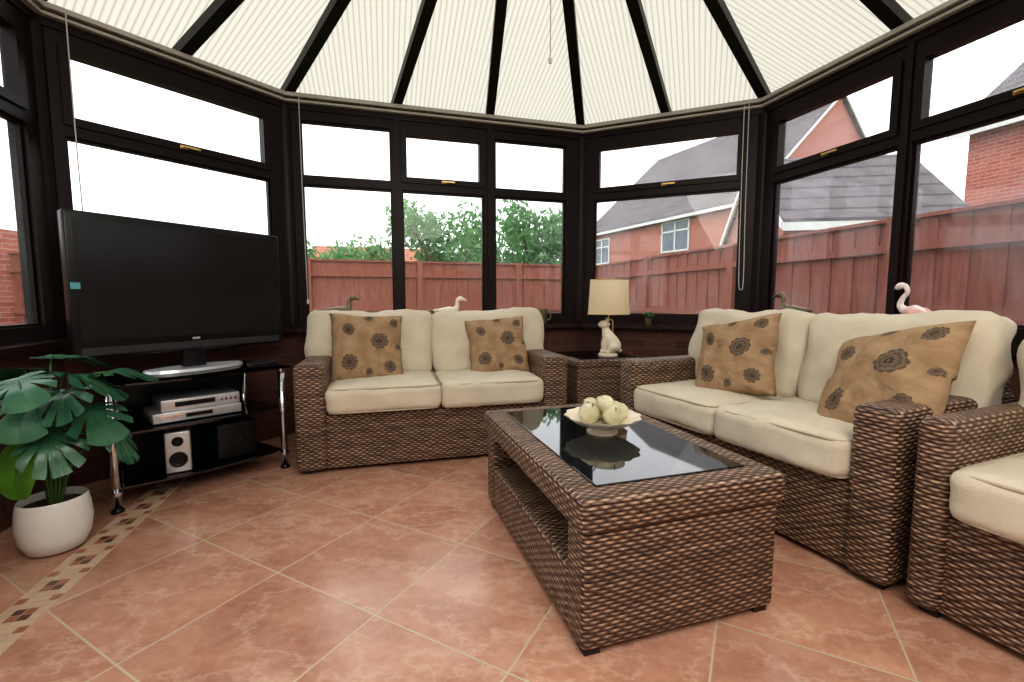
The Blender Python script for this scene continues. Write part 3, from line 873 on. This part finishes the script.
def house(name, org, rot, Lx, Wy, eave, ridge, wins=(), roofmat=None, wallmat=None, over=.35):
    """local x along ridge, front face at y=0 looking -y"""
    E = empty(name, (org[0], org[1], -.15), R(rot))
    box('walls', 0, Lx, 0, Wy, 0, eave, wallmat or M_brickout, E)
    bm = bmesh.new()
    for x in (0, Lx):
        v = [bm.verts.new((x, y, z)) for y, z in ((0, eave), (Wy, eave), (Wy / 2, ridge - .06))]; bm.faces.new(v)
    mk('gables', bm, wallmat or M_brickout, E)
    bm = bmesh.new(); k = (ridge - eave) / (Wy / 2)
    for s in (0, 1):
        ye = -over if s == 0 else Wy + over; ze = eave - k * over
        x0, x1 = -over * .5, Lx + over * .5
        p = [(x0, ye, ze), (x1, ye, ze), (x1, Wy / 2, ridge), (x0, Wy / 2, ridge)]
        lo = [bm.verts.new(q) for q in p]; hi = [bm.verts.new((q[0], q[1], q[2] + .1)) for q in p]
        bm.faces.new(lo); bm.faces.new(hi)
        for j in range(4): bm.faces.new((lo[j], lo[(j + 1) % 4], hi[(j + 1) % 4], hi[j]))
    bmesh.ops.recalc_face_normals(bm, faces=bm.faces)
    mk('roof', bm, roofmat or M_tile, E)
    bm = bmesh.new()
    add_box(bm, -over * .5, Lx + over * .5, -over - .03, -over, eave - k * over - .1, eave - k * over + .04)
    for x in (-over * .5 - .03, Lx + over * .5):
        for ye in (-over, Wy + over):
            p = [(x, ye, eave - k * over - .07), (x, Wy / 2, ridge - .07), (x, Wy / 2, ridge + .06), (x, ye, eave - k * over + .06)]
            lo = [bm.verts.new(q) for q in p]; hi = [bm.verts.new((q[0] + .04, q[1], q[2])) for q in p]
            bm.faces.new(lo); bm.faces.new(hi)
            for j in range(4): bm.faces.new((lo[j], lo[(j + 1) % 4], hi[(j + 1) % 4], hi[j]))
    bmesh.ops.recalc_face_normals(bm, faces=bm.faces)
    mk('fascia', bm, M_white, E)
    bw = bmesh.new(); bg = bmesh.new()
    for (x, z, w, h) in wins:
        add_box(bg, x, x + w, -.02, .0, z, z + h)
        n = max(1, round(w / .7))
        for j in range(n + 1): add_box(bw, x + w * j / n - .04, x + w * j / n + .04, -.06, -.015, z, z + h)
        for zz in (z, z + h * .68, z + h): add_box(bw, x - .04, x + w + .04, -.06, -.015, zz - .04, zz + .04)
    if wins: mk('window_frames', bw, M_white, E); mk('window_panes', bg, M_winglass, E)
    else: bw.free(); bg.free()
house('brick_house', (4.8, 28.6), -64.3, 11, 11, 5.35, 10.3, [(.6, 3.3, 1.4, 1.4), (6.2, 3.5, 1.7, 1.4), (4, .9, 2, 1.3)])
house('brick_garage', (4.75, 8.1), -8, 2.75, 3.0, 2.6, 3.9, [], over=.2)
house('brick_house', (9.7, 10.0), -73, 9, 7, 4.9, 7.6, [])
house('distant_cottage', (-10.5, 24), 17, 6, 6, 2.4, 4.2, [], M_tile2)

def tree(name, loc, H, rad, seed, n=2300, lf=.12):
    E = empty(name, loc); rnd = random.Random(seed)
    bm = bmesh.new(); add_tube(bm, [(0, 0, 0), (.05, .02, H * .3), (-.03, .05, H * .6), (0, 0, H * .8)], [.16, .13, .09, .03], res=10)
    blobs = [(rnd.uniform(-.75, .75) * rad, rnd.uniform(-.6, .6) * rad, H * rnd.uniform(.45, .92), rad * rnd.uniform(.2, .42)) for _ in range(17)]
    for (x, y, z, r) in blobs[:12]: add_tube(bm, [(0, 0, H * .35), (x * .5, y * .5, (H * .35 + z) / 2), (x, y, z)], [.06, .035, .012], res=6)
    mk('trunk', bm, M_bark, E, smooth=True)
    bm = bmesh.new()
    for k in range(n):
        bx, by, bz, br = rnd.choice(blobs)
        d = Vector((rnd.gauss(0, 1), rnd.gauss(0, 1), rnd.gauss(0, 1))).normalized() * br * rnd.uniform(.4, 1.3)
        c = Vector((bx, by, bz)) + d
        a = Vector((rnd.gauss(0, 1), rnd.gauss(0, 1), rnd.gauss(0, 1))).normalized(); b = a.orthogonal().normalized()
        s = lf * rnd.uniform(.6, 1.2)
        bm.faces.new([bm.verts.new(c + q) for q in (a * s, b * s * .5, -a * s, -b * s * .5)])
    mk('foliage', bm, M_tree, E)
tree('garden_tree', (-1.9, 14.0, -.15), 4.0, 1.7, 1)
tree('garden_tree', (.75, 14.0, -.15), 3.8, 1.6, 3)
tree('garden_tree', (-7.4, 17, -.15), 3.1, 1.4, 4, 1200)
tree('garden_tree', (-4.6, 14.5, -.15), 3.1, 1.3, 6, 900)
tree('garden_tree', (-.6, 18, -.15), 4.0, 1.9, 5)
# brick garden wall on the left
box('garden_brick_wall', -7.5, -7.2, -4, 8, -.15, 2.0, M_brickout)

# ------------------------------------------------------------------ light + camera
w = bpy.data.worlds.new('World'); scene.world = w; w.use_nodes = True
bg = w.node_tree.nodes['Background']; bg.inputs[0].default_value = (.96, .975, 1.0, 1); bg.inputs[1].default_value = 2.0
L = bpy.data.lights.new('fill_light', 'AREA'); L.energy = 50; L.size = 1.6; L.color = (1, .94, .86)  # added fill from behind the camera, not a lamp of the conservatory
lo = bpy.data.objects.new('fill_light', L); scene.collection.objects.link(lo); lo.location = (.45, -.35, 2.35)
lo.rotation_euler = (R(38), 0, R(5))
cam = bpy.data.cameras.new('camera'); cam.lens = 16; cam.sensor_width = 36; cam.clip_start = .03; cam.clip_end = 300
co = bpy.data.objects.new('camera', cam); scene.collection.objects.link(co)
co.location = (0, 0, 1.0); co.rotation_euler = (R(90 - 5.15), 0, 0)
scene.camera = co
